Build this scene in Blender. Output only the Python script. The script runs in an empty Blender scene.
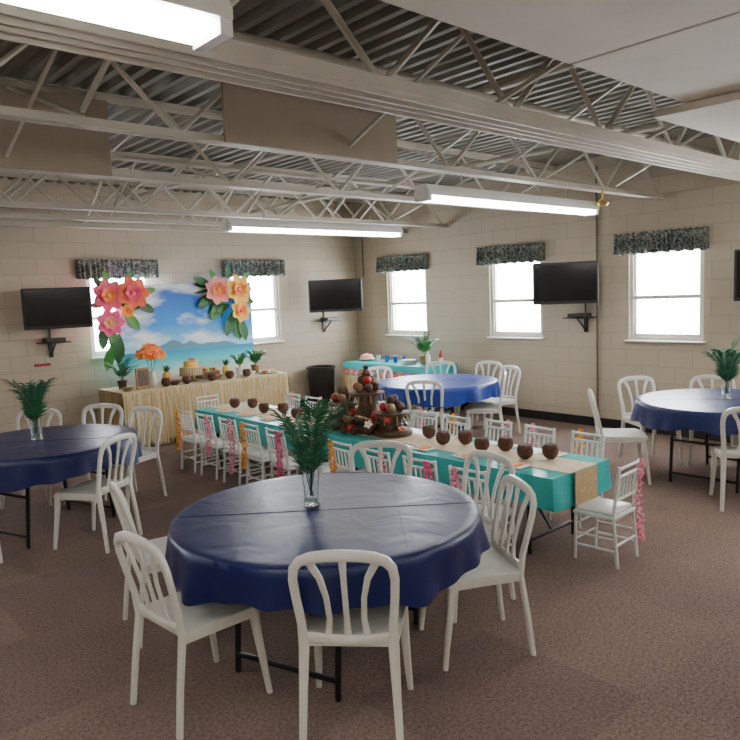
import bpy, math, random
from mathutils import Vector, Matrix
random.seed(7)
R=random.random
def U(a,b): return a+(b-a)*R()

# ---------------------------------------------------------------- materials
def mat(name,col,rough=.6,metal=0,emis=None,es=0,trans=0,noise=None,bump=None,spec=None,ior=None):
    m=bpy.data.materials.new(name);m.use_nodes=True
    nt=m.node_tree;b=nt.nodes["Principled BSDF"]
    b.inputs["Base Color"].default_value=(*col,1);b.inputs["Roughness"].default_value=rough
    b.inputs["Metallic"].default_value=metal
    if trans:b.inputs["Transmission Weight"].default_value=trans
    if ior:b.inputs["IOR"].default_value=ior
    if spec is not None:b.inputs["Specular IOR Level"].default_value=spec
    if emis:
        b.inputs["Emission Color"].default_value=(*emis,1);b.inputs["Emission Strength"].default_value=es
    if noise or bump:
        tc=nt.nodes.new("ShaderNodeTexCoord")
    if noise:
        sc,col2=noise
        n=nt.nodes.new("ShaderNodeTexNoise");n.inputs["Scale"].default_value=sc;n.inputs["Detail"].default_value=4
        nt.links.new(tc.outputs["Object"],n.inputs["Vector"])
        r=nt.nodes.new("ShaderNodeValToRGB");r.color_ramp.elements[0].position=.35;r.color_ramp.elements[1].position=.65
        r.color_ramp.elements[0].color=(*col,1);r.color_ramp.elements[1].color=(*col2,1)
        nt.links.new(n.outputs["Fac"],r.inputs["Fac"]);nt.links.new(r.outputs["Color"],b.inputs["Base Color"])
    if bump:
        sc,st,di=bump[:3]
        n=nt.nodes.new("ShaderNodeTexNoise");n.inputs["Scale"].default_value=sc;n.inputs["Detail"].default_value=2
        if len(bump)>3:n.inputs["Distortion"].default_value=bump[3]
        nt.links.new(tc.outputs["Object"],n.inputs["Vector"])
        bp=nt.nodes.new("ShaderNodeBump");bp.inputs["Strength"].default_value=st;bp.inputs["Distance"].default_value=di
        nt.links.new(n.outputs["Fac"],bp.inputs["Height"]);nt.links.new(bp.outputs["Normal"],b.inputs["Normal"])
    return m
def fx(nt,op,a,b=None,c=None):
    n=nt.nodes.new("ShaderNodeMath");n.operation=op
    for i,x in enumerate((a,b,c)):
        if x is None:continue
        if isinstance(x,(int,float)):n.inputs[i].default_value=x
        else:nt.links.new(x,n.inputs[i])
    return n.outputs[0]
def mixc(nt,fac,a,b):
    n=nt.nodes.new("ShaderNodeMix");n.data_type='RGBA'
    if isinstance(fac,(int,float)):n.inputs[0].default_value=fac
    else:nt.links.new(fac,n.inputs[0])
    for i,x in((6,a),(7,b)):
        if isinstance(x,tuple):n.inputs[i].default_value=(*x,1)
        else:nt.links.new(x,n.inputs[i])
    return n.outputs[2]

def wall_mat(name,axis):
    m=bpy.data.materials.new(name);m.use_nodes=True;nt=m.node_tree;b=nt.nodes["Principled BSDF"]
    tc=nt.nodes.new("ShaderNodeTexCoord");sp=nt.nodes.new("ShaderNodeSeparateXYZ");cb=nt.nodes.new("ShaderNodeCombineXYZ")
    nt.links.new(tc.outputs["Object"],sp.inputs[0])
    nt.links.new(sp.outputs[axis],cb.inputs[0]);nt.links.new(sp.outputs[2],cb.inputs[1])
    br=nt.nodes.new("ShaderNodeTexBrick");nt.links.new(cb.outputs[0],br.inputs["Vector"])
    br.inputs["Scale"].default_value=1;br.inputs["Brick Width"].default_value=.42;br.inputs["Row Height"].default_value=.21
    br.inputs["Mortar Size"].default_value=.006;br.inputs["Mortar Smooth"].default_value=.5
    br.inputs["Color1"].default_value=(.485,.41,.305,1);br.inputs["Color2"].default_value=(.46,.39,.29,1);br.inputs["Mortar"].default_value=(.385,.32,.235,1)
    n=nt.nodes.new("ShaderNodeTexNoise");n.inputs["Scale"].default_value=60;nt.links.new(tc.outputs["Object"],n.inputs["Vector"])
    h=fx(nt,'ADD',fx(nt,'MULTIPLY',br.outputs["Fac"],-1.0),fx(nt,'MULTIPLY',n.outputs["Fac"],.25))
    bp=nt.nodes.new("ShaderNodeBump");bp.inputs["Strength"].default_value=.4;bp.inputs["Distance"].default_value=.005
    nt.links.new(h,bp.inputs["Height"]);nt.links.new(bp.outputs[0],b.inputs["Normal"])
    nt.links.new(br.outputs["Color"],b.inputs["Base Color"]);b.inputs["Roughness"].default_value=.6
    return m
WALLB=wall_mat("painted_block_back",0);WALLR=wall_mat("painted_block_right",1)

def carpet():
    m=bpy.data.materials.new("carpet_tile");m.use_nodes=True;nt=m.node_tree;b=nt.nodes["Principled BSDF"]
    tc=nt.nodes.new("ShaderNodeTexCoord");g=tc.outputs["Object"]
    ck=nt.nodes.new("ShaderNodeTexChecker");ck.inputs["Scale"].default_value=1/.92;nt.links.new(g,ck.inputs["Vector"])
    ck.inputs["Color1"].default_value=(.198,.138,.112,1);ck.inputs["Color2"].default_value=(.190,.132,.108,1)
    mp=nt.nodes.new("ShaderNodeVectorMath");mp.operation='SCALE';mp.inputs[3].default_value=1/.92;nt.links.new(g,mp.inputs[0])
    fl=nt.nodes.new("ShaderNodeVectorMath");fl.operation='FLOOR';nt.links.new(mp.outputs[0],fl.inputs[0])
    wn=nt.nodes.new("ShaderNodeTexWhiteNoise");wn.noise_dimensions='3D';nt.links.new(fl.outputs[0],wn.inputs["Vector"])
    dark=fx(nt,'LESS_THAN',wn.outputs["Value"],.22)
    c=mixc(nt,fx(nt,'MULTIPLY',dark,.28),ck.outputs["Color"],(.115,.075,.077))
    n=nt.nodes.new("ShaderNodeTexNoise");n.inputs["Scale"].default_value=200;n.inputs["Detail"].default_value=3;nt.links.new(g,n.inputs["Vector"])
    n2=nt.nodes.new("ShaderNodeTexNoise");n2.inputs["Scale"].default_value=60;n2.inputs["Detail"].default_value=4;nt.links.new(g,n2.inputs["Vector"])
    n3=nt.nodes.new("ShaderNodeTexNoise");n3.inputs["Scale"].default_value=1.1;n3.inputs["Detail"].default_value=3;nt.links.new(g,n3.inputs["Vector"])
    v=fx(nt,'ADD',fx(nt,'MULTIPLY',n.outputs["Fac"],1.6),fx(nt,'ADD',fx(nt,'MULTIPLY',n2.outputs["Fac"],1.8),fx(nt,'MULTIPLY',n3.outputs["Fac"],.7)))
    v=fx(nt,'SUBTRACT',v,1.05)
    hs=nt.nodes.new("ShaderNodeVectorMath");hs.operation='SCALE';nt.links.new(c,hs.inputs[0]);nt.links.new(v,hs.inputs[3])
    nt.links.new(hs.outputs[0],b.inputs["Base Color"]);b.inputs["Roughness"].default_value=.95;b.inputs["Specular IOR Level"].default_value=.15
    bp=nt.nodes.new("ShaderNodeBump");bp.inputs["Strength"].default_value=.5;bp.inputs["Distance"].default_value=.005
    nt.links.new(v,bp.inputs["Height"]);nt.links.new(bp.outputs[0],b.inputs["Normal"])
    return m
CARPET=carpet()
WHITEP=mat("white_resin",(.80,.785,.72),.32,noise=(14,(.74,.72,.65)))
KIDW=mat("kid_chair_white",(.82,.83,.80),.35)
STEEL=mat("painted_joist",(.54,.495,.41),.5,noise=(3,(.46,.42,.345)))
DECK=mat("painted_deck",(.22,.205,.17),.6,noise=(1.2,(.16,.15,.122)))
BOARD=mat("tan_board",(.34,.275,.2),.7,noise=(2,(.30,.245,.175)))
PANEL=mat("ceiling_board",(.72,.67,.57),.75,noise=(2,(.64,.59,.5)))
BLACK=mat("black_plastic",(.012,.012,.013),.4)
BLKM=mat("black_metal",(.015,.015,.017),.35,metal=.3)
SCREEN=mat("tv_screen",(.004,.004,.006),.12)
BASEB=mat("black_baseboard",(.010,.009,.010),.4)
FRAME=mat("window_frame",(.76,.73,.66),.5)
TUBE=mat("fluorescent_tube",(1,1,1),.5,emis=(1,.99,.94),es=29)
HOUS=mat("fixture_white",(.8,.79,.75),.4)
BRASS=mat("brass",(.6,.4,.12),.3,metal=.9)
GLASS=mat("clear_glass",(.93,.97,.97),.03,trans=1,ior=1.35)
WATER=mat("vase_gems",(.75,.85,.85),.2,trans=.6)
NAVY=mat("navy_plastic_cloth",(.004,.009,.075),.36,noise=(1.5,(.007,.014,.095)),bump=(4,.3,.03,.7),spec=.42)
ROYAL=mat("royal_plastic_cloth",(.006,.035,.26),.36,bump=(5,.26,.03,.6),spec=.4)
TEAL=mat("teal_plastic_cloth",(.015,.36,.36),.35,noise=(3,(.025,.44,.43)),bump=(9,.25,.02))
RUN=mat("cream_runner",(.74,.61,.42),.8,noise=(25,(.62,.49,.31)))
BURLAP=mat("burlap",(.50,.36,.18),.9,noise=(60,(.36,.25,.12)))
PAPER=mat("white_paper",(.82,.81,.76),.7)
COCO=mat("coconut_shell",(.13,.048,.022),.75,noise=(45,(.06,.02,.011)),bump=(70,.8,.012))
COCOIN=mat("coconut_dark",(.015,.008,.006),.6)
WOOD=mat("wood",(.34,.19,.08),.6,noise=(12,(.22,.12,.05)))
DKWOOD=mat("dark_wood",(.105,.056,.026),.6,noise=(18,(.05,.026,.013)))
LEAF=mat("leaf_green",(.015,.12,.025),.45)
LEAF2=mat("leaf_green_light",(.06,.26,.04),.45)
PALM=mat("palm_green",(.016,.10,.04),.45,noise=(8,(.035,.16,.07)))
def petal(n,c1,c2):return mat(n,c1,.6,noise=(9,c2))
PINK=petal("petal_pink",(.85,.06,.18),(.9,.16,.25));CORAL=petal("petal_coral",(.9,.10,.05),(.95,.24,.10))
ORNG=petal("petal_orange",(.95,.22,.02),(.95,.36,.05));YEL=petal("petal_yellow",(.95,.5,.04),(.98,.62,.13));LPINK=petal("petal_light",(.95,.28,.28),(.95,.45,.33))
RED=petal("petal_red",(.6,.02,.02),(.75,.06,.03));HOT=petal("petal_hotpink",(.85,.04,.24),(.9,.18,.36))
LEIP=mat("lei_pink",(.85,.22,.36),.7);LEIO=mat("lei_orange",(.95,.27,.04),.7);LEIY=mat("lei_yellow",(.95,.6,.1),.7);LEIH=mat("lei_magenta",(.75,.06,.22),.7)
LEIL=mat("lei_pale_pink",(.92,.52,.58),.7)
GR1=mat("raffia_a",(.62,.46,.23),.8);GR2=mat("raffia_b",(.5,.35,.16),.8);GR3=mat("raffia_c",(.74,.6,.37),.8)
GOLD=mat("mustard",(.75,.5,.1),.5);BLUE=mat("cup_blue",(.02,.1,.5),.4);REDP=mat("red_plastic",(.42,.015,.015),.4);GREENP=mat("green_plastic",(.05,.35,.1),.5)

def valance_mat():
    m=bpy.data.materials.new("valance_fabric");m.use_nodes=True;nt=m.node_tree;b=nt.nodes["Principled BSDF"]
    tc=nt.nodes.new("ShaderNodeTexCoord");n=nt.nodes.new("ShaderNodeTexNoise");n.inputs["Scale"].default_value=22;n.inputs["Detail"].default_value=2;n.inputs["Distortion"].default_value=1.5
    nt.links.new(tc.outputs["Object"],n.inputs["Vector"])
    r=nt.nodes.new("ShaderNodeValToRGB");r.color_ramp.interpolation='CONSTANT'
    e=r.color_ramp.elements;e[0].position=0;e[0].color=(.045,.06,.06,1);e[1].position=.46;e[1].color=(.15,.17,.15,1)
    x=e.new(.54);x.color=(.36,.36,.30,1)
    x=e.new(.62);x.color=(.08,.10,.10,1)
    nt.links.new(n.outputs["Fac"],r.inputs["Fac"]);nt.links.new(r.outputs["Color"],b.inputs["Base Color"]);b.inputs["Roughness"].default_value=.9
    return m
VAL=valance_mat()

def backdrop_mat():
    m=bpy.data.materials.new("beach_print");m.use_nodes=True;nt=m.node_tree;b=nt.nodes["Principled BSDF"]
    tc=nt.nodes.new("ShaderNodeTexCoord");sp=nt.nodes.new("ShaderNodeSeparateXYZ");nt.links.new(tc.outputs["Generated"],sp.inputs[0])
    X,Z=sp.outputs[0],sp.outputs[2]
    sky=nt.nodes.new("ShaderNodeValToRGB");e=sky.color_ramp.elements
    e[0].position=.0;e[0].color=(.85,.82,.7,1);e[1].position=1;e[1].color=(.003,.08,.55,1)
    for p,c in((.12,(.85,.88,.8)),(.19,(.3,.82,.8)),(.27,(.03,.55,.66)),(.345,(.01,.26,.58)),(.355,(.35,.75,.95)),(.6,(.015,.30,.82))):
        x=e.new(p);x.color=(*c,1)
    nt.links.new(Z,sky.inputs["Fac"])
    cl=nt.nodes.new("ShaderNodeTexNoise");cl.inputs["Scale"].default_value=2.4;cl.inputs["Detail"].default_value=8
    mp=nt.nodes.new("ShaderNodeMapping");mp.inputs["Scale"].default_value=(1.1,1,1.7);mp.inputs["Rotation"].default_value=(0,.7,0);mp.inputs["Location"].default_value=(1.3,0,2.4);nt.links.new(tc.outputs["Generated"],mp.inputs[0]);nt.links.new(mp.outputs[0],cl.inputs["Vector"])
    bias=fx(nt,'MULTIPLY',fx(nt,'SUBTRACT',.5,X),.10)
    cm=nt.nodes.new("ShaderNodeMapRange");cm.inputs[1].default_value=.48;cm.inputs[2].default_value=.60;nt.links.new(fx(nt,'ADD',cl.outputs["Fac"],bias),cm.inputs[0])
    above=fx(nt,'GREATER_THAN',Z,.40)
    c=mixc(nt,fx(nt,'MULTIPLY',fx(nt,'MULTIPLY',cm.outputs[0],above),.95),sky.outputs["Color"],(.93,.97,1.0))
    nn=nt.nodes.new("ShaderNodeTexNoise");nn.inputs["Scale"].default_value=11;nt.links.new(tc.outputs["Generated"],nn.inputs["Vector"])
    def hill(x0,w,h):
        d=fx(nt,'DIVIDE',fx(nt,'ABSOLUTE',fx(nt,'SUBTRACT',X,x0)),w)
        s=fx(nt,'MAXIMUM',fx(nt,'SUBTRACT',1.0,fx(nt,'MULTIPLY',d,d)),0.0)
        return fx(nt,'MULTIPLY',s,h)
    hh=fx(nt,'MAXIMUM',fx(nt,'MAXIMUM',hill(.36,.13,.10),hill(.5,.12,.07)),hill(.68,.2,.05))
    top=fx(nt,'ADD',.35,fx(nt,'MULTIPLY',hh,fx(nt,'ADD',.4,fx(nt,'MULTIPLY',nn.outputs["Fac"],1.2))))
    mask=fx(nt,'MULTIPLY',fx(nt,'LESS_THAN',Z,top),fx(nt,'GREATER_THAN',Z,.35))
    c=mixc(nt,fx(nt,'MULTIPLY',mask,.8),c,(.03,.20,.26))
    nt.links.new(c,b.inputs["Base Color"]);b.inputs["Roughness"].default_value=.5
    return m
BEACH=backdrop_mat()

# ---------------------------------------------------------------- mesh builder
class MB:
    def __init__(s):s.v=[];s.f=[];s.m=[];s.mats=[]
    def mi(s,m):
        if m not in s.mats:s.mats.append(m)
        return s.mats.index(m)
    def add(s,vs,fs,m,M=None):
        o=len(s.v);k=s.mi(m)
        for p in vs:
            p=Vector(p)
            if M is not None:p=M@p
            s.v.append(p)
        for f in fs:s.f.append([i+o for i in f]);s.m.append(k)
    def box(s,c,d,m,M=None,bev=0):
        x,y,z=d[0]/2,d[1]/2,d[2]/2
        if bev<=0:
            vs=[(c[0]+a*x,c[1]+b*y,c[2]+e*z) for e in(-1,1) for a,b in((-1,-1),(1,-1),(1,1),(-1,1))]
            fs=[(0,3,2,1),(4,5,6,7),(0,1,5,4),(1,2,6,5),(2,3,7,6),(3,0,4,7)]
        else:
            b_=min(bev,x*.9,y*.9,z*.9)
            vs=[]
            for zz,ins in((-z,b_),(-z+b_,0),(z-b_,0),(z,b_)):
                X,Y=x-ins,y-ins;k=b_*.6
                for a,b in((-X+k,-Y),(X-k,-Y),(X,-Y+k),(X,Y-k),(X-k,Y),(-X+k,Y),(-X,Y-k),(-X,-Y+k)):
                    vs.append((c[0]+a,c[1]+b,c[2]+zz))
            fs=[tuple(range(7,-1,-1)),tuple(range(24,32))]
            for r in range(3):
                for i in range(8):
                    j=(i+1)%8;fs.append((r*8+i,r*8+j,r*8+8+j,r*8+8+i))
        s.add(vs,fs,m,M)
    def sweep(s,path,w,t,ref,m,M=None,n=8,cap=True):
        P=[Vector(p) for p in path];N=len(P)
        W=w if isinstance(w,(list,tuple)) else [w]*N
        T=t if isinstance(t,(list,tuple)) else [t]*N
        vs=[];ref=Vector(ref)
        for i,p in enumerate(P):
            d=(P[min(i+1,N-1)]-P[max(i-1,0)]).normalized()
            a=d.cross(ref)
            if a.length<1e-4:a=d.cross(Vector((1,0.1,0)))
            a.normalize();b=a.cross(d).normalized()
            for k in range(n):
                th=2*math.pi*(k+.5)/n;cx,cy=math.cos(th),math.sin(th)
                ex=.55 if n>=8 else 1
                cx=math.copysign(abs(cx)**ex,cx);cy=math.copysign(abs(cy)**ex,cy)
                vs.append(p+a*cx*W[i]/2+b*cy*T[i]/2)
        fs=[]
        for i in range(N-1):
            for k in range(n):
                k2=(k+1)%n;fs.append((i*n+k,i*n+k2,(i+1)*n+k2,(i+1)*n+k))
        if cap:fs.append(tuple(range(n-1,-1,-1)));fs.append(tuple((N-1)*n+k for k in range(n)))
        s.add(vs,fs,m,M)
    def cyl(s,p0,p1,r0,m,r1=None,n=12,M=None):
        if r1 is None:r1=r0
        p0,p1=Vector(p0),Vector(p1);d=(p1-p0).normalized()
        a=d.orthogonal().normalized();b=d.cross(a);vs=[]
        for p,r in((p0,r0),(p1,r1)):
            for k in range(n):
                th=2*math.pi*k/n;vs.append(p+a*math.cos(th)*r+b*math.sin(th)*r)
        fs=[(k,(k+1)%n,n+(k+1)%n,n+k) for k in range(n)]+[tuple(range(n-1,-1,-1)),tuple(range(n,2*n))]
        s.add(vs,fs,m,M)
    def lathe(s,prof,c,m,n=20,M=None):
        vs=[];N=len(prof)
        for r,z in prof:
            for k in range(n):
                th=2*math.pi*k/n;vs.append((c[0]+r*math.cos(th),c[1]+r*math.sin(th),c[2]+z))
        fs=[]
        for i in range(N-1):
            for k in range(n):
                k2=(k+1)%n;fs.append((i*n+k,i*n+k2,(i+1)*n+k2,(i+1)*n+k))
        if prof[0][0]>1e-5:fs.append(tuple(range(n-1,-1,-1)))
        if prof[-1][0]>1e-5:fs.append(tuple((N-1)*n+k for k in range(n)))
        s.add(vs,fs,m,M)
    def ball(s,c,r,m,n=12,sz=1,M=None):
        pr=[(max(1e-6,r*math.sin(math.pi*i/8)),-r*sz*math.cos(math.pi*i/8)) for i in range(9)]
        s.lathe(pr,c,m,n,M)
    def mesh(s,name,smooth=True,ang=40):
        me=bpy.data.meshes.new(name);me.from_pydata([tuple(p) for p in s.v],[],s.f)
        for m in s.mats:me.materials.append(m)
        me.polygons.foreach_set("material_index",s.m)
        if smooth:
            me.polygons.foreach_set("use_smooth",[True]*len(s.f));me.update()
            me.set_sharp_from_angle(angle=math.radians(ang))
        me.update();return me
    def obj(s,name,loc=(0,0,0),rz=0,smooth=True,ang=40):
        return place(name,s.mesh(name,smooth,ang),loc,rz)
def place(name,me,loc=(0,0,0),rz=0,sc=1):
    o=bpy.data.objects.new(name,me);bpy.context.collection.objects.link(o)
    o.location=loc;o.rotation_euler=(0,0,rz);o.scale=(sc,sc,sc);return o
def face(fx_,fy_):return math.atan2(-fx_,fy_)
def T(x,y,z):return Matrix.Translation((x,y,z))
def RX(a):return Matrix.Rotation(a,4,'X')
def RY(a):return Matrix.Rotation(a,4,'Y')
def RZ(a):return Matrix.Rotation(a,4,'Z')

# ---------------------------------------------------------------- room shell
XL,YN,H=-12.0,-13.0,3.55
mb=MB();mb.box((XL/2,YN/2,-.05),(-XL+.5,-YN+.5,.1),CARPET);mb.obj("floor",smooth=False)
WC_R=[-1.30,-3.53,-5.75];WC_L=[-(1.603+.571)+.02,-(1.603+.571+2.222)+.02]
WW,WZ0,WZ1=.93,1.17,2.42
def wall(name,axis,length,centers,m):
    mb=MB();t=.2
    def seg(a,b,z0,z1):
        if axis=='y':mb.box((t/2,(a+b)/2,(z0+z1)/2),(t,abs(b-a),z1-z0),m)
        else:mb.box(((a+b)/2,t/2,(z0+z1)/2),(abs(b-a),t,z1-z0),m)
    cur=0.0 if axis=='y' else t
    for c in centers:
        seg(cur,c+WW/2,0,H);seg(c+WW/2,c-WW/2,0,WZ0);seg(c+WW/2,c-WW/2,WZ1,H);cur=c-WW/2
    seg(cur,length,0,H)
    return mb.obj(name,smooth=False)
wall("wall_right",'y',YN,WC_R+[-7.97,-10.2],WALLR)
wall("wall_back",'x',XL,WC_L+[-6.62-2.2],WALLB)
mb=MB();mb.box((XL-.1,YN/2,H/2),(.2,-YN,H),WALLR);mb.obj("wall_left",smooth=False)
mb=MB();mb.box((XL/2,YN-.1,H/2),(-XL+.4,.2,H),WALLB);mb.obj("wall_front",smooth=False)
mb=MB();mb.box((-.01,YN/2,.06),(.02,-YN-.04,.12),BASEB);mb.obj("baseboard_right",smooth=False)
mb=MB();mb.box((XL/2-.02,-.01,.06),(-XL-.04,.02,.12),BASEB);mb.obj("baseboard_back",smooth=False)

def window_mesh():
    mb=MB();w=WW;z0,z1=WZ0,WZ1;fr=.045;yy=.07
    for sx in(-1,1):mb.box((sx*(w/2-fr/2),yy,(z0+z1)/2),(fr,.08,z1-z0),FRAME)
    for zz in(z0+fr/2,z1-fr/2):mb.box((0,yy,zz),(w-2*fr,.08,fr),FRAME)
    mb.box((0,yy-.01,z0+.53),(w-2*fr,.06,.045),FRAME)
    for sx in(-1,1):mb.box((sx*(w/2-fr-.013),yy,(z0+z1)/2),(.026,.04,z1-z0-2*fr),FRAME)
    mb.box((0,yy+.0,z0+fr+.015),(w-2*fr,.04,.03),FRAME)
    mb.box((0,-.0,z0-.012),(w+.06,.14,.024),FRAME,bev=.005)
    return mb.mesh("window")
wm=window_mesh();k=1
for c in WC_R+[-7.97,-10.2]:
    place("window_%d"%k,wm,(0,c,0),face(-1,0)+math.pi);k+=1
for c in WC_L+[-8.82]:
    place("window_%d"%k,wm,(c,0,0),0);k+=1
def valance_mesh():
    mb=MB();n=150;w=1.14;vs=[];zs=[2.50,2.49,2.46,2.455,2.40,2.33,2.27,2.235]
    for j,z in enumerate(zs):
        for i in range(n+1):
            u=i/n;x=(u-.5)*w
            a=.012+.018*(j/7)
            wv=math.sin(u*math.pi*2*17+math.sin(u*23)*1.2)*a+math.sin(u*41)*a*.5
            if j in(2,3):wv*=.3
            zz=z+ (math.sin(u*math.pi*2*8)*.008 if j==7 else 0)+(math.sin(u*90)*.006 if j==0 else 0)
            vs.append((x,-.085-wv,zz))
    fs=[(j*(n+1)+i,j*(n+1)+i+1,(j+1)*(n+1)+i+1,(j+1)*(n+1)+i) for j in range(7) for i in range(n)]
    mb.add(vs,fs,VAL)
    for sx in(-1,1):mb.box((sx*(w/2-.004),-.045,2.37),(.008,.09,.25),VAL)
    mb.box((0,-.045,2.462),(w-.02,.09,.02),VAL)
    return mb.mesh("valance",ang=80)
vm=valance_mesh()
for i in range(5):place("window_valance",vm,(0,-(.685+.571+i*2.222),0),face(1,0))
for i in range(3):place("window_valance",vm,(-(1.603+.571+i*2.222),0,0),0)

# ---------------------------------------------------------------- ceiling
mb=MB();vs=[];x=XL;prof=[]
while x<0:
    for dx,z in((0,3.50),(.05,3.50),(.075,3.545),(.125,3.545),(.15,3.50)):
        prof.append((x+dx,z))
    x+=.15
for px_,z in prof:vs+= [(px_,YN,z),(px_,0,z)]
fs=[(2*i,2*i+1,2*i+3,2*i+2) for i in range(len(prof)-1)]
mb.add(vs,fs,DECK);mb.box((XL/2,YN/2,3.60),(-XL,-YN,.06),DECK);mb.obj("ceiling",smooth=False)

def joist(y,zb=2.87,zt=3.5,step=.62,name="ceiling_joist"):
    mb=MB()
    for dy in(-.03,.03):
        mb.box((XL/2,y+dy,zb+.004),(-XL,.045,.008),STEEL);mb.box((XL/2,y+dy*.45,zb+.028),(-XL,.006,.05),STEEL)
        mb.box((XL/2,y+dy,zt-.004),(-XL,.05,.008),STEEL);mb.box((XL/2,y+dy*.45,zt-.03),(-XL,.006,.05),STEEL)
    x=-.1;up=True
    while x-step>XL:
        a=(x,y,zb+.03 if up else zt-.03);b=(x-step,y,zt-.03 if up else zb+.03)
        mb.sweep([a,b],.032,.034,(0,1,0),STEEL,n=6);x-=step;up=not up
    mb.obj(name,smooth=False)
for y in(-.55,-1.35,-2.25,-4.22,-5.71,-8.9,-10.6,-12):joist(y)
mb=MB();Y0=-7.0
mb.box((XL/2,Y0,2.895),(-XL,.26,.010),STEEL)
for yy in(-.12,-.035,.035,.12):mb.box((XL/2,Y0+yy,2.88),(-XL,.014,.035),STEEL)
mb.box((XL/2,Y0+.13,2.925),(-XL,.012,.06),STEEL);mb.box((XL/2,Y0-.13,2.925),(-XL,.012,.06),STEEL)
mb.box((XL/2,Y0,2.96),(-XL,.2,.010),STEEL)
x=-.3;up=True
while x>XL+1:
    mb.sweep([(x,Y0,2.96 if up else 3.48),(x-.55,Y0,3.48 if up else 2.96)],.04,.04,(0,1,0),STEEL,n=6);x-=.55;up=not up
mb.box((XL/2,Y0,3.475),(-XL,.1,.04),STEEL)
mb.obj("ceiling_partition_track",smooth=False)
mb=MB()
ys=[-.55,-1.35,-2.25,-4.22,-5.71,-7.0,-8.9]
for xb in(-1.2,-3.2,-5.0,-6.9,-8.6):
    for a,b in zip(ys[:-1],ys[1:]):
        mb.sweep([(xb,a-.06,2.94),(xb,b+.06,3.43)],.032,.032,(1,0,0),STEEL,n=4);mb.sweep([(xb+.05,a-.06,3.43),(xb+.05,b+.06,2.94)],.032,.032,(1,0,0),STEEL,n=4)
mb.obj("ceiling_joist_bridging",smooth=False)
mb=MB()
mb.cyl((-11.8,-6.3,3.32),(-.02,-6.3,3.32),.028,STEEL);mb.cyl((-11.8,-3.4,3.2),(-.02,-3.4,3.2),.022,STEEL);mb.cyl((-2.2,-12,3.25),(-2.2,-.02,3.25),.024,STEEL);mb.cyl((-11.8,-8.1,3.28),(-.02,-8.1,3.28),.03,STEEL)
mb.cyl((-4.1,-12,3.36),(-4.1,-.02,3.36),.03,STEEL)
mb.obj("ceiling_pipe")
mb=MB();mb.box((-5.27,-5.78,3.14),(1.5,.03,.54),BOARD);mb.obj("ceiling_bulkhead_board",smooth=False)
mb=MB();mb.box((-7.4,-4.29,3.15),(2.5,.03,.56),BOARD);mb.obj("ceiling_bulkhead_board",smooth=False)
mb=MB()
for x0,x1,y0,y1,z in((-7.2,-5.22,-7.74,-9.4,3.0),(-5.2,-3.32,-7.74,-9.4,3.0),(-3.3,-1.62,-7.74,-9.4,3.0),(-1.6,-.02,-7.74,-9.4,3.0)):
    mb.box(((x0+x1)/2,(y0+y1)/2,z),(abs(x1-x0),abs(y1-y0),.05),PANEL,bev=.004)
mb.box((-3.0,-8.0,2.945),(1.9,.9,.05),PANEL,bev=.004)
mb.obj("ceiling_board_panel",smooth=False)

def fixture_mesh():
    mb=MB();L=2.6
    vs=[];pr=[(-.085,.0),(-.085,.03),(-.05,.09),(.05,.09),(.085,.03),(.085,0)]
    for x in(-L/2,L/2):
        for y,z in pr:vs.append((x,y,z))
    fs=[(i,(i+1)%6,6+(i+1)%6,6+i) for i in range(6)]+[tuple(range(5,-1,-1)),tuple(range(6,12))]
    mb.add(vs,fs,HOUS)
    for y in(-.045,.045):mb.cyl((-L/2+.05,y,-.022),(L/2-.05,y,-.022),.021,TUBE,n=10)
    for sx in(-1,1):mb.box((sx*(L/2-.02),0,-.02),(.04,.16,.05),HOUS)
    for sx in(-.8,.8):mb.cyl((sx,0,.085),(sx,0,.205),.008,STEEL,n=6)
    return mb.mesh("ceiling_fixture")
fm=fixture_mesh()
for x,y in((-2.88,-5.71),(-3.12,-3.02),(-8.6,-7.9),(-2.1,-7.95),(-9.2,-5.0),(-7,-10.6),(-3.5,-10.6),(-10,-10.6)):
    place("ceiling_fluorescent_light",fm,(x,y,2.66))
mb=MB();mb.cyl((0,0,0),(0,0,.12),.012,BRASS,n=8);mb.lathe([(.005,-.05),(.05,-.045),(.07,-.02),(.04,0),(.012,.02)],(0,0,0),BRASS,14)
sm=mb.mesh("ceiling_sprinkler");place("ceiling_sprinkler_head",sm,(-1.62,-5.85,2.74));place("ceiling_sprinkler_head",sm,(-3.2,-2.3,2.745))
mb=MB();mb.cyl((-.02,-4.85,.12),(-.02,-4.85,3.4),.012,mat("conduit",(.12,.1,.08),.5),n=8);mb.obj("wall_conduit")
mb=MB();mb.cyl((-.02,-.25,2.2),(-.02,-.25,2.87),.008,BLACK,n=8);mb.obj("wall_cable")

# ---------------------------------------------------------------- TVs
def tv(loc,facing,wall_pt,w=.95,h=.56):
    mb=MB()
    mb.box((0,0,0),(w,.05,h),BLACK,bev=.008);mb.box((0,.0265,.008),(w-.05,.004,h-.065),SCREEN)
    mb.box((0,-.045,0),(w*.55,.05,h*.6),BLACK,bev=.01)
    a=face(*facing);M=T(*loc)@RZ(a)
    for i,v in enumerate(mb.v):mb.v[i]=M@v
    back=M@Vector((0,-.07,-.03));wp=Vector(wall_pt)
    mid=(back+wp)/2+Vector((.03,.02,0))
    for z in(-.03,.03):
        o=Vector((0,0,z));mb.sweep([back+o,mid+o,wp+o],.03,.02,(0,0,1),BLKM,n=6)
    mb.box((wp.x,wp.y,wp.z),(.03,.03,.3) ,BLKM)
    mb.obj("wall_mounted_tv")
tv((-5.37,-.38,1.865),(-.25,-.96),(-5.37,-.02,1.865),w=.81,h=.52)
tv((-.89,-.50,1.88),(-.62,-.78),(-.75,-.02,1.88),w=.90,h=.54)
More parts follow.
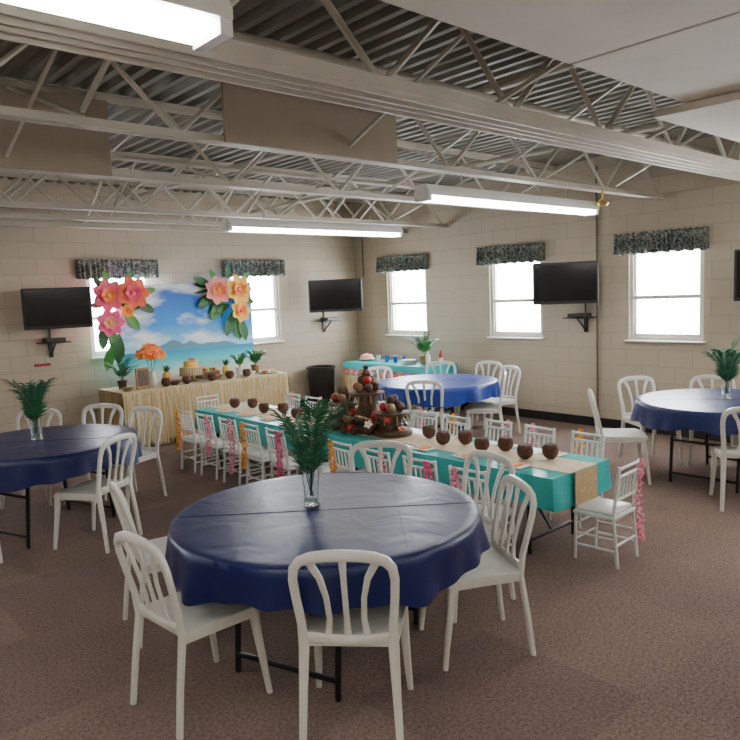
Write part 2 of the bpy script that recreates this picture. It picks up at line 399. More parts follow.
tv((-.40,-4.62,1.92),(-.85,-.5),(-.02,-4.6,1.92),w=.82,h=.54)
tv((-.42,-7.16,1.92),(-.9,-.3),(-.02,-7.15,1.92),w=.85,h=.54)
def shelf(x,y,z,rz):
    mb=MB()
    mb.box((0,-.16,z),(.36,.26,.015),BLKM,bev=.003);mb.box((0,-.17,z+.035),(.24,.2,.05),BLACK,bev=.005)
    mb.box((0,-.012,z-.07),(.05,.022,.26),BLKM);mb.sweep([(0,-.02,z-.17),(0,-.22,z-.01)],.02,.02,(1,0,0),BLKM,n=6)
    mb.sweep([(0,-.02,z),(0,-.02,z+.3)],.03,.02,(1,0,0),BLKM,n=6)
    mb.obj("tv_shelf",(x,y,0),rz)
shelf(-5.38,0,1.42,0);shelf(-.78,0,1.45,0);shelf(0,-4.68,1.46,face(1,0))
mb=MB();mb.box((0,0,0),(.2,.02,.035),REDP,bev=.003);mb.obj("red_wall_box",(-5.5,-.012,1.13))

# ---------------------------------------------------------------- resin chair
def chair_mesh():
    mb=MB();r=(0,1,0)
    half=[(.205,-.055,0),(.196,-.03,.22),(.188,0,.43),(.191,-.012,.54),(.203,-.04,.66),(.208,-.06,.745),(.2,-.072,.797),(.175,-.078,.828),(.13,-.08,.843),(.07,-.08,.850),(0,-.08,.853)]
    wd=[.03,.036,.046,.038,.036,.037,.040,.044,.047,.048,.048]
    path=half+[(-x,y,z) for x,y,z in half[-2::-1]]
    mb.sweep(path,wd+wd[-2::-1],.026,r,WHITEP)
    for sx in(1,-1):
        mb.sweep([(sx*.085,.002,.455),(sx*.072,-.016,.56),(sx*.078,-.04,.66),(sx*.098,-.06,.75),(sx*.14,-.077,.832)],[.034,.024,.024,.028,.036],.016,r,WHITEP)
    mb.sweep([(0,.002,.455),(0,-.02,.57),(0,-.045,.68),(0,-.065,.77),(0,-.078,.845)],[.034,.024,.024,.026,.036],.016,r,WHITEP)
    mb.sweep([(-.19,0,.475),(-.09,-.004,.465),(0,-.006,.462),(.09,-.004,.465),(.19,0,.475)],.045,.02,r,WHITEP)
    nx,ny=12,12;vs=[]
    def sp(u,v):
        wf=.205+.02*v;x=u*wf;y=-.005+.435*v
        if v>.8:y-=.035*(abs(u)**3)*((v-.8)/.2)
        z=.452-.016*(1-u*u)*math.sin(math.pi*min(1,v*1.05))-(.02*max(0,(v-.85)/.15)**2)
        return x,y,z
    for j in range(ny+1):
        for i in range(nx+1):vs.append(sp(i/nx*2-1,j/ny))
    base=len(vs)
    for j in range(ny+1):
        for i in range(nx+1):
            x,y,z=sp(i/nx*2-1,j/ny);vs.append((x,y,z-.018))
    fs=[];W=nx+1
    for j in range(ny):
        for i in range(nx):
            a=j*W+i;fs.append((a,a+1,a+W+1,a+W));fs.append((base+a,base+a+W,base+a+W+1,base+a+1))
    for i in range(nx):
        fs.append((i,base+i,base+i+1,i+1));a=ny*W+i;fs.append((a,a+1,base+a+1,base+a))
    for j in range(ny):
        a=j*W;fs.append((a,a+W,base+a+W,base+a));a=j*W+nx;fs.append((a,base+a,base+a+W,a+W))
    mb.add(vs,fs,WHITEP)
    for sx in(-1,1):
        mb.sweep([(sx*.19,0,.425),(sx*.2,.2,.425),(sx*.205,.385,.42)],.014,.055,(0,0,1),WHITEP)
        mb.sweep([(sx*.203,.37,.44),(sx*.207,.385,.3),(sx*.215,.41,.12),(sx*.222,.425,0)],[.05,.042,.034,.028],[.045,.036,.028,.026],(0,1,0),WHITEP)
    mb.sweep([(-.2,.39,.42),(0,.41,.425),(.2,.39,.42)],.014,.05,(0,0,1),WHITEP)
    return mb.mesh("resin_chair",ang=50)
CH=chair_mesh()
chairs=[(-6.67,-7.59,.74,.67),(-7.14,-6.82,1,.08),(-6.86,-5.93,.95,-.2),(-5.49,-7.5,-.86,.5),(-5.1,-7.02,-.95,.15),(-5.28,-6.28,-.8,-.6),
(-6.35,-4.36,-.5,.86),(-5.6,-3.2,-.9,-.3),(-5.78,-2.62,-.75,-.65),(-6.31,-2.36,-.6,-.8),(-7.50,-4.42,.35,.93),
(-2.3,-6.2,.6,-.8),(-1.23,-6.06,-.5,-.85),(-.8,-6.65,-.87,-.4),(-2.45,-7.62,.87,.5),
(-2.55,-4.12,.87,.5),(-1.6,-4.45,-.6,.8),(-1.0,-4.1,-.95,.3),(-.95,-2.9,-.7,-.7),(-.66,-3.5,-.97,-.1),(-1.87,-2.6,-.3,-.95)]
for x,y,a,b in chairs:place("white_resin_chair",CH,(x,y,0),face(a,b))

# ---------------------------------------------------------------- round tables
def round_table(loc,R0,m,seed,drop=.185):
    rnd=random.Random(seed);ph=[rnd.uniform(0,6.28) for _ in range(6)]
    mb=MB();n=180
    rings=[(.001,0),(.25,0),(.5,0),(.75,0),(.93,0),(.985,0),(1.0,-.006)]
    def wv(th):return .5*math.sin(9*th+ph[0])+.35*math.sin(14*th+ph[1])+.3*math.sin(23*th+ph[2])+.25*math.sin(5*th+ph[3])
    vs=[]
    for r,z in rings:
        for k in range(n):
            th=2*math.pi*k/n;rr=r*R0
            vs.append((rr*math.cos(th),rr*math.sin(th),.757+z))
    for j in range(5):
        f=(j+1)/5
        for k in range(n):
            th=2*math.pi*k/n;w=wv(th)
            rr=R0*(1+.003)+f*(.018+.03*w);dd=f*(drop+.025*math.sin(4*th+ph[4])*f+.012*w*f)
            vs.append((rr*math.cos(th),rr*math.sin(th),.750-dd))
    N=len(rings)+5
    fs=[(i*n+k,i*n+(k+1)%n,(i+1)*n+(k+1)%n,(i+1)*n+k) for i in range(N-1) for k in range(n)]
    mb.add(vs,fs,m)
    for a in(0,math.pi/2):
        M=RZ(a+.55);mb.sweep([(-R0*.97,0,.7575),(0,0,.758),(R0*.97,0,.7575)],.006,.003,(0,0,1),m,M=M,n=6)
    for o in(-.38,.38):
        L=math.sqrt(R0*R0-o*o)*.97;mb.sweep([(-L,o,.7575),(L,o,.7575)],.004,.002,(0,0,1),m,M=RZ(.55),n=6)
    mb.lathe([(.001,.715),(R0-.02,.715),(R0-.01,.735),(R0-.02,.75)],(0,0,0),BLACK,48)
    for s in(-1,1):
        for q in(-1,1):
            mb.sweep([(s*.36,q*.30,.715),(s*.42,q*.30,.03),(s*.42,q*.30,0)],.028,.028,(0,1,0),BLKM,n=8)
        mb.sweep([(s*.415,-.3,.09),(s*.415,.3,.09)],.025,.025,(0,0,1),BLKM,n=8)
        mb.sweep([(s*.365,-.3,.66),(s*.365,.3,.66)],.025,.025,(0,0,1),BLKM,n=8)
        mb.sweep([(s*.39,0,.4),(s*.05,0,.71)],.02,.02,(0,1,0),BLKM,n=6);mb.sweep([(s*.39,-.3,.4),(s*.39,.3,.4)],.022,.022,(0,0,1),BLKM,n=8)
    mb.obj("round_dining_table",(loc[0],loc[1],0),rnd.uniform(0,.5),ang=60)
TB=[((-6.21,-6.88),NAVY,1,.80),((-6.60,-3.50),NAVY,2,.765),((-1.58,-7.06),NAVY,3,.765),((-1.93,-3.72),ROYAL,4,.765)]
for l,m,s,r0_ in TB:round_table(l,r0_,m,s)

# ---------------------------------------------------------------- palm centrepiece in a glass vase
def frond(mb,base,az,lean,L,m,nl=17,lw=.018,ll=.16,droop=.35):
    pts=[];N=10
    d0=Vector((math.cos(az),math.sin(az),0))
    for i in range(N+1):
        t=i/N;an=lean+droop*t*t
        if i==0:p=Vector(base)
        else:p=pts[-1]+(d0*math.sin(an)+Vector((0,0,1))*math.cos(an))*(L/N)
        pts.append(p)
    mb.sweep(pts,[.006*(1-.7*i/N) for i in range(N+1)],[.006*(1-.7*i/N) for i in range(N+1)],(0.3,.2,1),m,n=5)
    side=Vector((-d0.y,d0.x,0))
    for i in range(nl):
        t=.28+.72*i/(nl-1);f=t*N;k=min(int(f),N-1);p=pts[k].lerp(pts[k+1],f-k);d=(pts[k+1]-pts[k]).normalized()
        l=ll*(math.sin(math.pi*(.2+.75*(1-abs(2*(t-.28)/.72-.9)*.55)) )*.5+.55)*U(.85,1.1)
        for s in(-1,1):
            dr=(side*s*.8+d*.75+Vector((0,0,U(-.12,.1)))).normalized()
            nrm=dr.cross(d).normalized();wd=nrm.cross(dr)*lw*.5
            m1=p+dr*l*.4+Vector((0,0,.006));e=p+dr*l+Vector((0,0,-.03*l/.16))
            mb.add([p-wd*.3,p+wd*.3,m1+wd,e,m1-wd],[(0,1,2,4),(4,2,3)],m)
def fern_vase(loc,z,seed,sc=1,h=.2,name="palm_centerpiece"):
    random.seed(seed);mb=MB()
    pr=[(.001,0),(.04,0),(.043,.008),(.037,.04),(.04,.1),(.05,h),(.047,h),(.037,.1),(.033,.04),(.036,.014),(.001,.014)]
    mb.lathe(pr,(0,0,0),GLASS,20)
    mb.lathe([(.001,.016),(.034,.017),(.032,.04),(.001,.045)],(0,0,0),WATER,12)
    for i in range(8):
        az=i*2.4+U(-.3,.3);frond(mb,(U(-.01,.01),U(-.01,.01),.05),az,U(.02,.24),U(.36,.50),PALM,nl=22,lw=.013,ll=.14,droop=U(.2,.7))
    mb.obj(name,(loc[0],loc[1],z),0,ang=60).scale=(sc,)*3
fern_vase((-6.21,-6.76),.764,11);fern_vase((-6.62,-3.42),.764,12);fern_vase((-1.54,-7.08),.764,13)

# ---------------------------------------------------------------- long kids table
ZT=.60
mb=MB();x0,x1,y0,y1=-4.48,-3.76,-2.18,-7.12
def drape(mb,x0,x1,y1,y0,z,drop,m,amp=.014):
    per=[];step=.03
    c=[(x0,y1),(x1,y1),(x1,y0),(x0,y0)];nr=[(0,-1),(1,0),(0,1),(-1,0)];norms=[]
    for i in range(4):
        a=Vector(c[i]);b=Vector(c[(i+1)%4]);n=int((b-a).length/step)
        for k in range(n):
            per.append(a.lerp(b,k/n));q=Vector(nr[i])
            if k==0:q=(Vector(nr[i])+Vector(nr[i-1])).normalized()
            norms.append(q)
    N=len(per);vs=[];L=5
    for j in range(L+1):
        f=j/L
        for i,p in enumerate(per):
            s=i*step;w=math.sin(s*21)*.6+math.sin(s*34+1)*.4+math.sin(s*9)*.4
            q=p+norms[i]*(f*(.012+amp*w)+.003)
            vs.append((q.x,q.y,z-f*(drop+.012*math.sin(s*5))))
    fs=[(j*N+i,j*N+(i+1)%N,(j+1)*N+(i+1)%N,(j+1)*N+i) for j in range(L) for i in range(N)]
    mb.add(vs,fs,m);mb.box(((x0+x1)/2,(y0+y1)/2,z-.005),(x1-x0,abs(y0-y1),.012),m)
drape(mb,x0,x1,y1,y0,ZT,.22,TEAL)
mb.box(((x0+x1)/2,(y0+y1)/2,ZT-.03),(x1-x0-.03,abs(y0-y1)-.03,.035),BLACK)
mb.box(((x0+x1)/2,(y0+y1)/2,ZT+.004),(.36,abs(y0-y1)+.02,.006),RUN)
mb.box(((x0+x1)/2,y1-.034,ZT-.11),(.28,.008,.23),BURLAP)
for yy in(y0-.35,(y0+y1)/2+.35,(y0+y1)/2-.35,y1+.25):
    for xx in(x0+.08,x1-.08):mb.sweep([(xx,yy,ZT-.04),(xx,yy,0)],.028,.028,(0,1,0),BLKM)
    mb.sweep([(x0+.08,yy,.1),(x1-.08,yy,.1)],.024,.024,(0,0,1),BLKM)
    mb.sweep([((x0+x1)/2,yy,.1),((x0+x1)/2,yy+(-.35 if yy in(y0-.35,(y0+y1)/2-.35) else .35),ZT-.04)],.02,.02,(1,0,0),BLKM)
mb.obj("kids_banquet_table",ang=60)

def kid_chair():
    mb=MB();w=.145;r=(0,1,0);m=KIDW;s=.021
    for sx in(-1,1):
        mb.sweep([(sx*w,-.03,0),(sx*w,0,.33),(sx*w,-.01,.42),(sx*w,-.045,.69)],s,s,r,m)
        mb.sweep([(sx*w,.28,0),(sx*w,.27,.33)],s,s,r,m)
        mb.sweep([(sx*w,-.02,.11),(sx*w,.28,.11)],.015,.015,(0,0,1),m);mb.sweep([(sx*w,-.015,.19),(sx*w,.275,.19)],.015,.015,(0,0,1),m)
    for z,y in((.675,-.043),(.62,-.036),(.46,-.014)):mb.sweep([(-w,y,z),(w,y,z)],s*.9,s*.9,(0,0,1),m)
    for i in range(5):
        x=-w+.29*(i+1)/6;mb.sweep([(x,-.014,.46),(x,-.036,.62)],.013,.013,r,m)
    mb.sweep([(-w,.278,.14),(w,.278,.14)],.015,.015,(0,0,1),m);mb.sweep([(-w,.273,.25),(w,.273,.25)],.015,.015,(0,0,1),m);mb.sweep([(-w,-.018,.15),(w,-.018,.15)],.015,.015,(0,0,1),m)
    mb.box((0,.135,.335),(.315,.31,.03),m,bev=.008);mb.box((0,.135,.36),(.29,.28,.028),m,bev=.012)
    return mb.mesh("kid_chair",ang=50)
KC=kid_chair()
def lei_mesh(m,m2,seed,drop=.21,zc=.47):
    random.seed(seed);mb=MB();P=[]
    for i in range(38):
        t=i/38*2*math.pi;P.append(Vector((.028*math.sin(t),-.074-.010*math.cos(t*2),zc+drop*math.cos(t))))
    for p in P:
        for k in range(9):
            a=U(0,6.28);b=U(-1,1);d=Vector((math.cos(a)*math.sqrt(1-b*b),math.sin(a)*math.sqrt(1-b*b),b))
            e=d.orthogonal().normalized()*.011;l=U(.018,.028)
            mb.add([p,p+d*l*.6+e,p+d*l,p+d*l*.6-e],[(0,1,2,3)],m if k%2 else m2)
    return mb.mesh("lei",smooth=False)
LM=[lei_mesh(LEIP,LEIL,1),lei_mesh(LEIO,LEIY,2),lei_mesh(LEIY,LEIO,3),lei_mesh(LEIH,LEIP,4),lei_mesh(LEIL,LEIP,6,.27,.42)]
ny=10;ysk=[-2.62-.455*i for i in range(ny)]
random.seed(5)
seats=[]
for i,y in enumerate(ysk):
    seats.append((-4.82+U(-.02,.02),y,1,U(-.08,.08),(1,0,4,1,3,0,1,4,3,0)[i]));seats.append((-3.42+U(-.02,.02),y,-1,U(-.08,.08),(0,3,0,1,0,4,2,0,0,2)[i]))
seats.append((-4.10,-7.42,-.05,1,4));seats.append((-4.1,-1.82,0,-1,0))
for i,(x,y,a,b,c) in enumerate(seats):
    rz=face(a,b);place("kids_chiavari_chair",KC,(x,y,0),rz)
    off=Matrix.Rotation(rz,3,'Z')@Vector((.1 if i%3 else -.08,0,0))
    place("flower_lei",LM[c],(x+off.x,y+off.y,0),rz)
def coco_mesh():
    mb=MB();r=.062;pr=[]
    for i in range(9):
        a=math.pi*i/11;pr.append((max(1e-5,r*math.sin(a)),r*1.1-r*1.1*math.cos(a)))
    rr,zz=pr[-1]
    pr+=[(rr-.008,zz+.001),(rr-.010,zz-.03),(1e-5,zz-.035)]
    mb.lathe(pr[:10],(0,0,0),COCO,18);mb.lathe(pr[9:],(0,0,0),COCOIN,18);return mb.mesh("coco")
CM=coco_mesh()
mb=MB();mb.box((0,0,.002),(.2,.13,.004),PAPER);mb.box((.02,.0,.007),(.06,.09,.006),ORNG);mb.box((-.05,.01,.007),(.03,.1,.006),RUN);SM=mb.mesh("setting",smooth=False)
for y in ysk:
    for sx,xx in((1,-4.355),(-1,-3.87)):
        if not(-5.45<y<-4.25):place("place_setting",SM,(xx,y,ZT+.009),face(sx,0))
yy=-2.55;i=0
while yy>-7.08:
    if not(-5.5<yy<-4.2):
        place("coconut_cup",CM,(-4.16+(.12 if i%2 else 0),yy,ZT+.009));
    yy-=(.14,.27)[i%2] if yy<-5 else (.2,.42)[i%2];i+=1

def petalmesh(mb,M,L,W,m,cup):
    n=7;vs=[];prof=[.18,.55,.85,1.0,.95,.65,.0]
    for i in range(n):
        t=i/(n-1);w=W*.5*prof[i]
        z=-cup*L*(t-.5)**2*2
        vs+=[(t*L,-w,z+.06*W),(t*L,0,z),(t*L,w,z+.06*W)]
    fs=[]
    for i in range(n-1):
        a=i*3;fs+=[(a,a+1,a+4,a+3),(a+1,a+2,a+5,a+4)]
    mb.add(vs,fs,m,M)
def flower(mb,c,r,nrm,cols,center,np_=6,layers=2):
    nrm=Vector(nrm).normalized();q=nrm.to_track_quat('Z','Y').to_matrix().to_4x4();M0=T(*c)@q
    for L in range(layers):
        s=1-.38*L
        for i in range(np_):
            M=M0@RZ(2*math.pi*(i+.5*L)/np_)@RY(-.22-.35*L)
            petalmesh(mb,M@T(0,0,.01*L*r/.2),r*s,r*.66*s,cols[L%len(cols)],.12)
    mb.ball(tuple(M0@Vector((0,0,r*.1))),r*.17,center,10)
random.seed(21);mb=MB()
def stand(x,y,h,r):
    mb.lathe([(.001,0),(r*1.5,0),(r*1.55,.03),(r*1.4,.05),(r*.7,.06),(r*.65,h*.5),(r*.8,h-.05),(r*1.3,h-.04),(r*1.35,h-.015),(.001,h)],(x,y,0),DKWOOD,18)
    for i in range(18):
        a=i*.35;mb.sweep([(x+r*1.3*math.cos(a),y+r*1.3*math.sin(a),h-.03),(x+r*1.45*math.cos(a),y+r*1.45*math.sin(a),h-.10+U(-.02,.02))],.014,.005,(0,0,1),(BURLAP,DKWOOD)[i%2],n=4)
stand(0,0,.38,.125);stand(.02,-.32,.22,.115);stand(-.02,.32,.26,.115)
def pile(x,y,z,r,n):
    for i in range(n):
        a=i*6.28/n;mb.ball((x+r*math.cos(a),y+r*math.sin(a),z+.035),.042,(COCO,DKWOOD,REDP,WOOD,DKWOOD,COCO)[i%6],10)
pile(0,0,.38,.09,6);pile(0,0,.445,.045,3);pile(.02,-.32,.22,.08,5);pile(-.02,.32,.26,.08,5);pile(0,0,.01,.24,11);pile(.02,-.32,.285,.02,2);pile(-.02,.32,.32,.02,2)
pile(0,-.16,.06,.1,6);pile(0,.16,.06,.1,6);pile(0,-.16,.13,.05,4);pile(0,.16,.13,.05,4)
mb.lathe([(.001,.48),(.035,.48),(.045,.54),(.02,.58),(.03,.61),(.001,.62)],(0,0,0),DKWOOD,12)
for i in range(12):
    a=i*.524;flower(mb,(.22*math.cos(a),.44*math.sin(a),.06+.05*(i%3)),.045,(math.cos(a),math.sin(a),.7),[(RED,CORAL),(PAPER,LPINK),(RED,YEL)][i%3],YEL,5,1)
for i in range(8):frond(mb,(0,(-.3,0,.3)[i%3],.06),i*.8,1.1,.30,(PALM,BURLAP)[i%2],nl=12,lw=.018,ll=.08,droop=.2)
mb.obj("tiered_tropical_centerpiece",(-4.13,-4.88,ZT+.010),.0)

# ---------------------------------------------------------------- buffet table with raffia skirt
def raffia(mb,a,b,z0,z1,n,out):
    a=Vector(a);b=Vector(b);d=(b-a).normalized();out=Vector(out)
    for i in range(n):
        p=a.lerp(b,(i+R())/n);w=U(.008,.018);l=z0-z1+U(-.07,.03);o1=U(.005,.03);o2=U(.02,.09);sk=U(-.04,.04)
        vs=[]
        for t in(0,.3,.65,1):
            q=p+out*(o1+(o2-o1)*t)+d*sk*t;ww=w*(1-.5*t)
            vs+=[(q.x-d.x*ww/2,q.y-d.y*ww/2,z0-l*t),(q.x+d.x*ww/2,q.y+d.y*ww/2,z0-l*t)]
        mb.add(vs,[(0,1,3,2),(2,3,5,4),(4,5,7,6)],(GR1,GR2,GR3)[i%3])
random.seed(33)
bx0,bx1,by0,by1=-4.92,-2.40,-1.12,-.40;BZ=.76
mb=MB();mb.box(((bx0+bx1)/2,(by0+by1)/2,BZ-.02),(bx1-bx0,by1-by0,.04),WOOD,bev=.006)
mb.box(((bx0+bx1)/2,(by0+by1)/2,BZ+.003),(bx1-bx0+.02,by1-by0+.02,.008),RUN)
for xx in(bx0+.1,bx1-.1):
    for yy in(by0+.08,by1-.08):mb.sweep([(xx,yy,BZ-.04),(xx,yy,0)],.03,.03,(0,1,0),BLKM)
mb.box(((bx0+bx1)/2,by0+.03,.42),(bx1-bx0-.06,.01,.64),GR2);mb.box((bx0+.03,(by0+by1)/2,.42),(.01,by1-by0-.06,.64),GR2)
raffia(mb,(bx0,by0,0),(bx1,by0,0),BZ,.06,650,(0,-1,0));raffia(mb,(bx0,by1,0),(bx0,by0,0),BZ,.06,200,(-1,0,0));raffia(mb,(bx1,by0,0),(bx1,by1,0),BZ,.06,200,(1,0,0))
mb.sweep([(bx0,by0-.015,BZ-.02),(bx1,by0-.015,BZ-.02)],.02,.035,(0,0,1),GR3)
mb.obj("raffia_skirt_buffet_table",smooth=False)
mb=MB();mb.box((0,0,0),(2.16,.03,1.46),BEACH);mb.obj("beach_backdrop",(-3.48,-.24,1.41),smooth=False)
mb=MB()
for x in(-4.3,-2.65):mb.cyl((x,-.21,0),(x,-.21,2.1),.015,BLKM);mb.box((x,-.21,.01),(.05,.34,.02),BLKM)
mb.obj("backdrop_stand")
random.seed(40)
def cluster(name,c,fl,leaves):
    mb=MB()
    for (x,z,L,ang,m) in leaves:
        M=T(x,.02+U(-.02,.02),z)@RX(math.pi/2)@RZ(ang)
        petalmesh(mb,M,L,L*.4,m,.05)
    for (x,z,r,cols,ce) in fl:flower(mb,(x,-.06,z),r,(U(-.15,.15),-1,U(-.05,.15)),cols,ce,7,3)
    mb.obj(name,c,smooth=True,ang=60)
deg=math.radians
cluster("paper_flower_garland",(-4.58,-.33,1.78),[(-.14,.22,.24,[PINK,CORAL,ORNG],YEL),(.20,.24,.25,[CORAL,PINK,YEL],PINK),(-.14,-.14,.2,[HOT,LPINK,PINK],YEL),(.12,.0,.1,[YEL,ORNG],HOT)],
 [(-.1,.3,.24,deg(140),LEAF),(-.1,.35,.22,deg(95),LEAF2),(.15,.38,.22,deg(60),LEAF),(.35,.25,.24,deg(10),LEAF2),(.3,.12,.3,deg(-30),LEAF),(.1,0,.34,deg(-50),LEAF2),(-.2,-.15,.36,deg(-95),LEAF),(-.1,-.2,.4,deg(-80),LEAF2),(-.15,.1,.2,deg(180),LEAF),(-.12,-.2,.22,deg(-130),LEAF),(.0,-.3,.42,deg(-95),LEAF),(-.1,-.45,.36,deg(-105),LEAF2),(.05,.1,.3,deg(-10),LEAF)])
cluster("paper_flower_garland",(-2.82,-.33,1.81),[(-.24,.22,.23,[LPINK,CORAL,YEL],YEL),(.10,.22,.25,[YEL,ORNG,PINK],PINK),(.12,-.10,.2,[YEL,ORNG,CORAL],HOT)],
 [(-.3,.3,.3,deg(160),LEAF),(-.2,.35,.22,deg(120),LEAF2),(0,.38,.24,deg(85),LEAF),(.2,.35,.24,deg(30),LEAF2),(-.25,.15,.34,deg(-150),LEAF),(-.1,.1,.4,deg(-125),LEAF2),(.0,0,.36,deg(-160),LEAF),(.05,-.1,.4,deg(-110),LEAF),(.12,-.15,.4,deg(-85),LEAF2),(.2,.1,.25,deg(-20),LEAF),(.15,-.2,.38,deg(-75),LEAF)])
mb=MB()
for i in range(7):petalmesh(mb,T(-2.9,-.262,2.08)@RX(math.pi/2)@RZ(deg(175+i*15)),.5,.06,LEAF,0)
mb.obj("backdrop_palm_print")
z=BZ+.008
def vase_flower(x,y,h,cols,r,vm):
    mb=MB();mb.lathe([(.001,0),(.04,0),(.06,.06),(.05,.13),(.03,.18),(.04,.2),(.036,.2),(.001,.17)],(0,0,0),vm,16)
    for i in range(6):
        a=i*1.05;t=Vector((.11*math.cos(a),.11*math.sin(a),h-.03));mb.sweep([(0,0,.15),t*.5+Vector((0,0,h*.25)),t],.006,.006,(1,.2,0),LEAF,n=5)
        flower(mb,tuple(t),r,(math.cos(a)*.5,math.sin(a)*.5-.5,.7),cols,YEL,7,2)
    flower(mb,(0,0,h+.04),r*1.1,(0,-.5,1),cols,YEL,8,2);mb.obj("flower_vase",(x,y,z))
vase_flower(-4.34,-.76,.46,[ORNG,CORAL],.12,PAPER)
mb=MB()
mb.lathe([(.001,0),(.1,0),(.03,.03),(.03,.07),(.17,.085),(.17,.095),(.001,.095)],(0,0,0),WOOD,24)
mb.lathe([(.15,.095),(.15,.2),(.001,.2)],(0,0,0),RUN,24);mb.lathe([(.1,.2),(.1,.28),(.001,.28)],(0,0,0),YEL,20)
for i in range(26):
    a=i/26*6.283;mb.box((.152*math.cos(a),.152*math.sin(a),.145),(.012,.012,.1),BURLAP)
flower(mb,(0,-.02,.3),.06,(0,-.4,1),[CORAL,PINK],YEL,6,2);mb.obj("tiered_cake",(-3.76,-.75,z))
def pineapple(x,y):
    mb=MB();mb.lathe([(.001,0),(.04,.005),(.058,.05),(.055,.11),(.035,.15),(.001,.155)],(0,0,0),GOLD,14)
    for i in range(14):petalmesh(mb,T(0,0,.14)@RZ(i*2.4)@RY(-1.35+.05*i),.12,.025,LEAF,0.3)
    mb.obj("pineapple",(x,y,z))
pineapple(-3.12,-.6);pineapple(-4.06,-.6)
def bowl(x,y,r,m,f):
    mb=MB();mb.lathe([(.001,0),(r*.5,0),(r,r*.6),(r-.008,r*.6),(r*.45,.012),(.001,.012)],(0,0,0),m,20)
    for i in range(9):
        a=i*.7;mb.ball((r*.5*math.cos(a)*(i%2+.3),r*.5*math.sin(a),r*.45),r*.24,f,8)
    mb.obj("snack_bowl",(x,y,z))
bowl(-4.80,-1.0,.08,WOOD,GREENP);bowl(-4.12,-.95,.09,DKWOOD,REDP);bowl(-3.45,-.88,.1,WOOD,GOLD);bowl(-3.2,-.9,.08,PAPER,REDP);bowl(-2.9,-.9,.09,PAPER,PAPER)
def pot_plant(x,y,zz,s,pot,name="potted_palm",tall=.3,ll=.13):
    mb=MB();mb.lathe([(.001,0),(.06,0),(.08,.13),(.085,.14),(.075,.14),(.001,.12)],(0,0,0),pot,18)
    for i in range(11):frond(mb,(0,0,.11),i*2.4,U(.1,.6),U(.8,1.2)*tall,(PALM,LEAF2)[i%2],nl=14,lw=.016,ll=ll,droop=.6)
    mb.obj(name,(x,y,zz)).scale=(s,)*3
pot_plant(-2.66,-.68,z,.9,WOOD,tall=.27,ll=.1);pot_plant(-4.72,-.66,z,.8,DKWOOD,tall=.40,ll=.10);pot_plant(-2.9,-.62,z,.75,PAPER,tall=.30,ll=.1)
mb=MB();mb.box((0,0,.05),(.3,.2,.1),WOOD,bev=.008)
for i in range(4):mb.box((0,-.102,.02+.02*i),(.3,.006,.012),DKWOOD)
for i in range(5):mb.ball((-.1+.05*i,0,.11),.035,(LEAF2,REDP,GOLD)[i%3],10)
mb.obj("wooden_crate",(-3.42,-.58,z))
mb=MB();mb.box((0,0,.14),(.22,.02,.28),WOOD,bev=.004);mb.box((0,-.012,.15),(.17,.006,.21),DKWOOD);mb.sweep([(0,.1,0),(0,.01,.2)],.02,.01,(1,0,0),WOOD,n=6);mb.obj("wooden_easel_board",(-4.57,-.97,z),.3)
for i,(xx,yy) in enumerate(((-4.28,-1.03),(-3.98,-1.03),(-3.6,-1.04),(-3.32,-1.04),(-3.04,-1.04))):place("coconut_cup",CM,(xx,yy,z))
mb=MB();mb.lathe([(.001,0),(.14,0),(.15,.02),(.001,.012)],(0,0,0),GREENP,22)
for i in range(9):
    a=i*.7;mb.box((.085*math.cos(a),.085*math.sin(a),.035),(.045,.045,.04),(PAPER,GOLD,CORAL)[i%3],bev=.006)
mb.obj("snack_tray",(-2.6,-.94,z))

# ---------------------------------------------------------------- corner table
random.seed(50)
cx0,cx1,cy0,cy1=-.88,-.18,-2.55,-.62
mb=MB();drape(mb,cx0,cx1,cy0,cy1,.76,.3,TEAL)
mb.box(((cx0+cx1)/2,(cy0+cy1)/2,.74),(cx1-cx0-.02,cy1-cy0-.02,.02),BLACK)
for xx in(cx0+.08,cx1-.08):
    for yy in(cy0+.1,cy1-.1):mb.sweep([(xx,yy,.73),(xx,yy,0)],.03,.03,(0,1,0),BLKM)
raffia(mb,(cx0-.03,cy1,0),(cx0-.03,cy0,0),.55,.12,380,(-1,0,0));raffia(mb,(cx0,cy1+.03,0),(cx1,cy1+.03,0),.5,.12,60,(0,1,0));raffia(mb,(cx0,cy0-.03,0),(cx1,cy0-.03,0),.5,.12,120,(0,-1,0))
for i in range(14):
    y=cy0+.1+i*.13
    flower(mb,(cx0-.06,y,.62),.065,(-1,0,.1),([CORAL,YEL],[RED,ORNG],[HOT,LPINK])[i%3],YEL,5,1)
mb.obj("luau_gift_table",ang=60)
z=.768
for i in range(7):
    mb=MB();mb.lathe([(.001,0),(.028,0),(.036,.1),(.033,.1),(.026,.006),(.001,.006)],(0,0,0),(BLUE,PAPER,BLUE)[i%3],14);mb.obj("party_cup",(-.5-.1*(i%2),-1.1-.1*i,z))
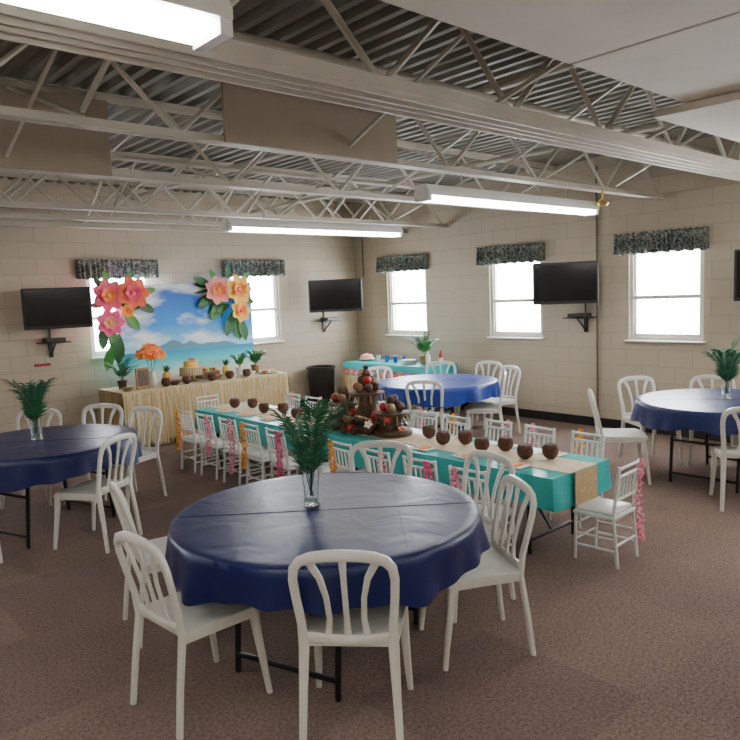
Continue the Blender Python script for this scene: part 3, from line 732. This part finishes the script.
mb=MB();mb.lathe([(.001,0),(.1,0),(.15,.03),(.14,.03),(.001,.01)],(0,0,0),PAPER,20);mb.lathe([(.12,.02),(.1,.09),(.001,.12)],(0,0,0),LPINK,18);mb.obj("serving_platter",(-.55,-.85,z))
mb=MB()
for i in range(6):mb.lathe([(.001,0),(.11,0),(.12,.01),(.001,.01)],(0,0,.011*i),PAPER,18)
mb.obj("paper_plates",(-.65,-1.95,z))
pot_plant(-.55,-2.2,z,.95,WOOD,tall=.34)
mb=MB();mb.lathe([(.001,0),(.035,0),(.035,.14),(.014,.18),(.014,.21),(.001,.21)],(0,0,0),REDP,12);mb.lathe([(.0352,.04),(.0354,.1)],(0,0,0),PAPER,12);mb.obj("soda_bottle",(-.45,-2.45,z))
mb=MB();mb.lathe([(.001,0),(.035,0),(.035,.14),(.014,.18),(.014,.21),(.001,.21)],(0,0,0),PAPER,12);mb.obj("soda_bottle",(-.7,-2.42,z))
mb=MB();mb.lathe([(.001,0),(.19,0),(.2,.02),(.235,.66),(.25,.67),(.25,.70),(.22,.70),(.2,.05),(.001,.05)],(0,0,0),BLACK,24);mb.obj("black_trash_can",(-1.15,-.34,0))

# ---------------------------------------------------------------- lighting & camera
w=bpy.data.worlds.new("daylight");bpy.context.scene.world=w;w.use_nodes=True
bg=w.node_tree.nodes["Background"];bg.inputs[0].default_value=(.90,.95,1,1);bg.inputs[1].default_value=34
cam=bpy.data.cameras.new("camera");co=bpy.data.objects.new("camera",cam);bpy.context.collection.objects.link(co)
yaw,pitch,roll,f=.7273,-.1074,-.0408,702.8
fw=Vector((math.sin(yaw)*math.cos(pitch),math.cos(yaw)*math.cos(pitch),math.sin(pitch)))
r0=fw.cross(Vector((0,0,1))).normalized();u0=r0.cross(fw)
r=r0*math.cos(roll)+u0*math.sin(roll);u=-r0*math.sin(roll)+u0*math.cos(roll)
Mx=Matrix(((r.x,u.x,-fw.x,-8.4165),(r.y,u.y,-fw.y,-9.7547),(r.z,u.z,-fw.z,1.88),(0,0,0,1)))
co.matrix_world=Mx;cam.sensor_width=36;cam.sensor_fit='HORIZONTAL';cam.lens=f/740*36;cam.clip_start=.05
bpy.context.scene.camera=co
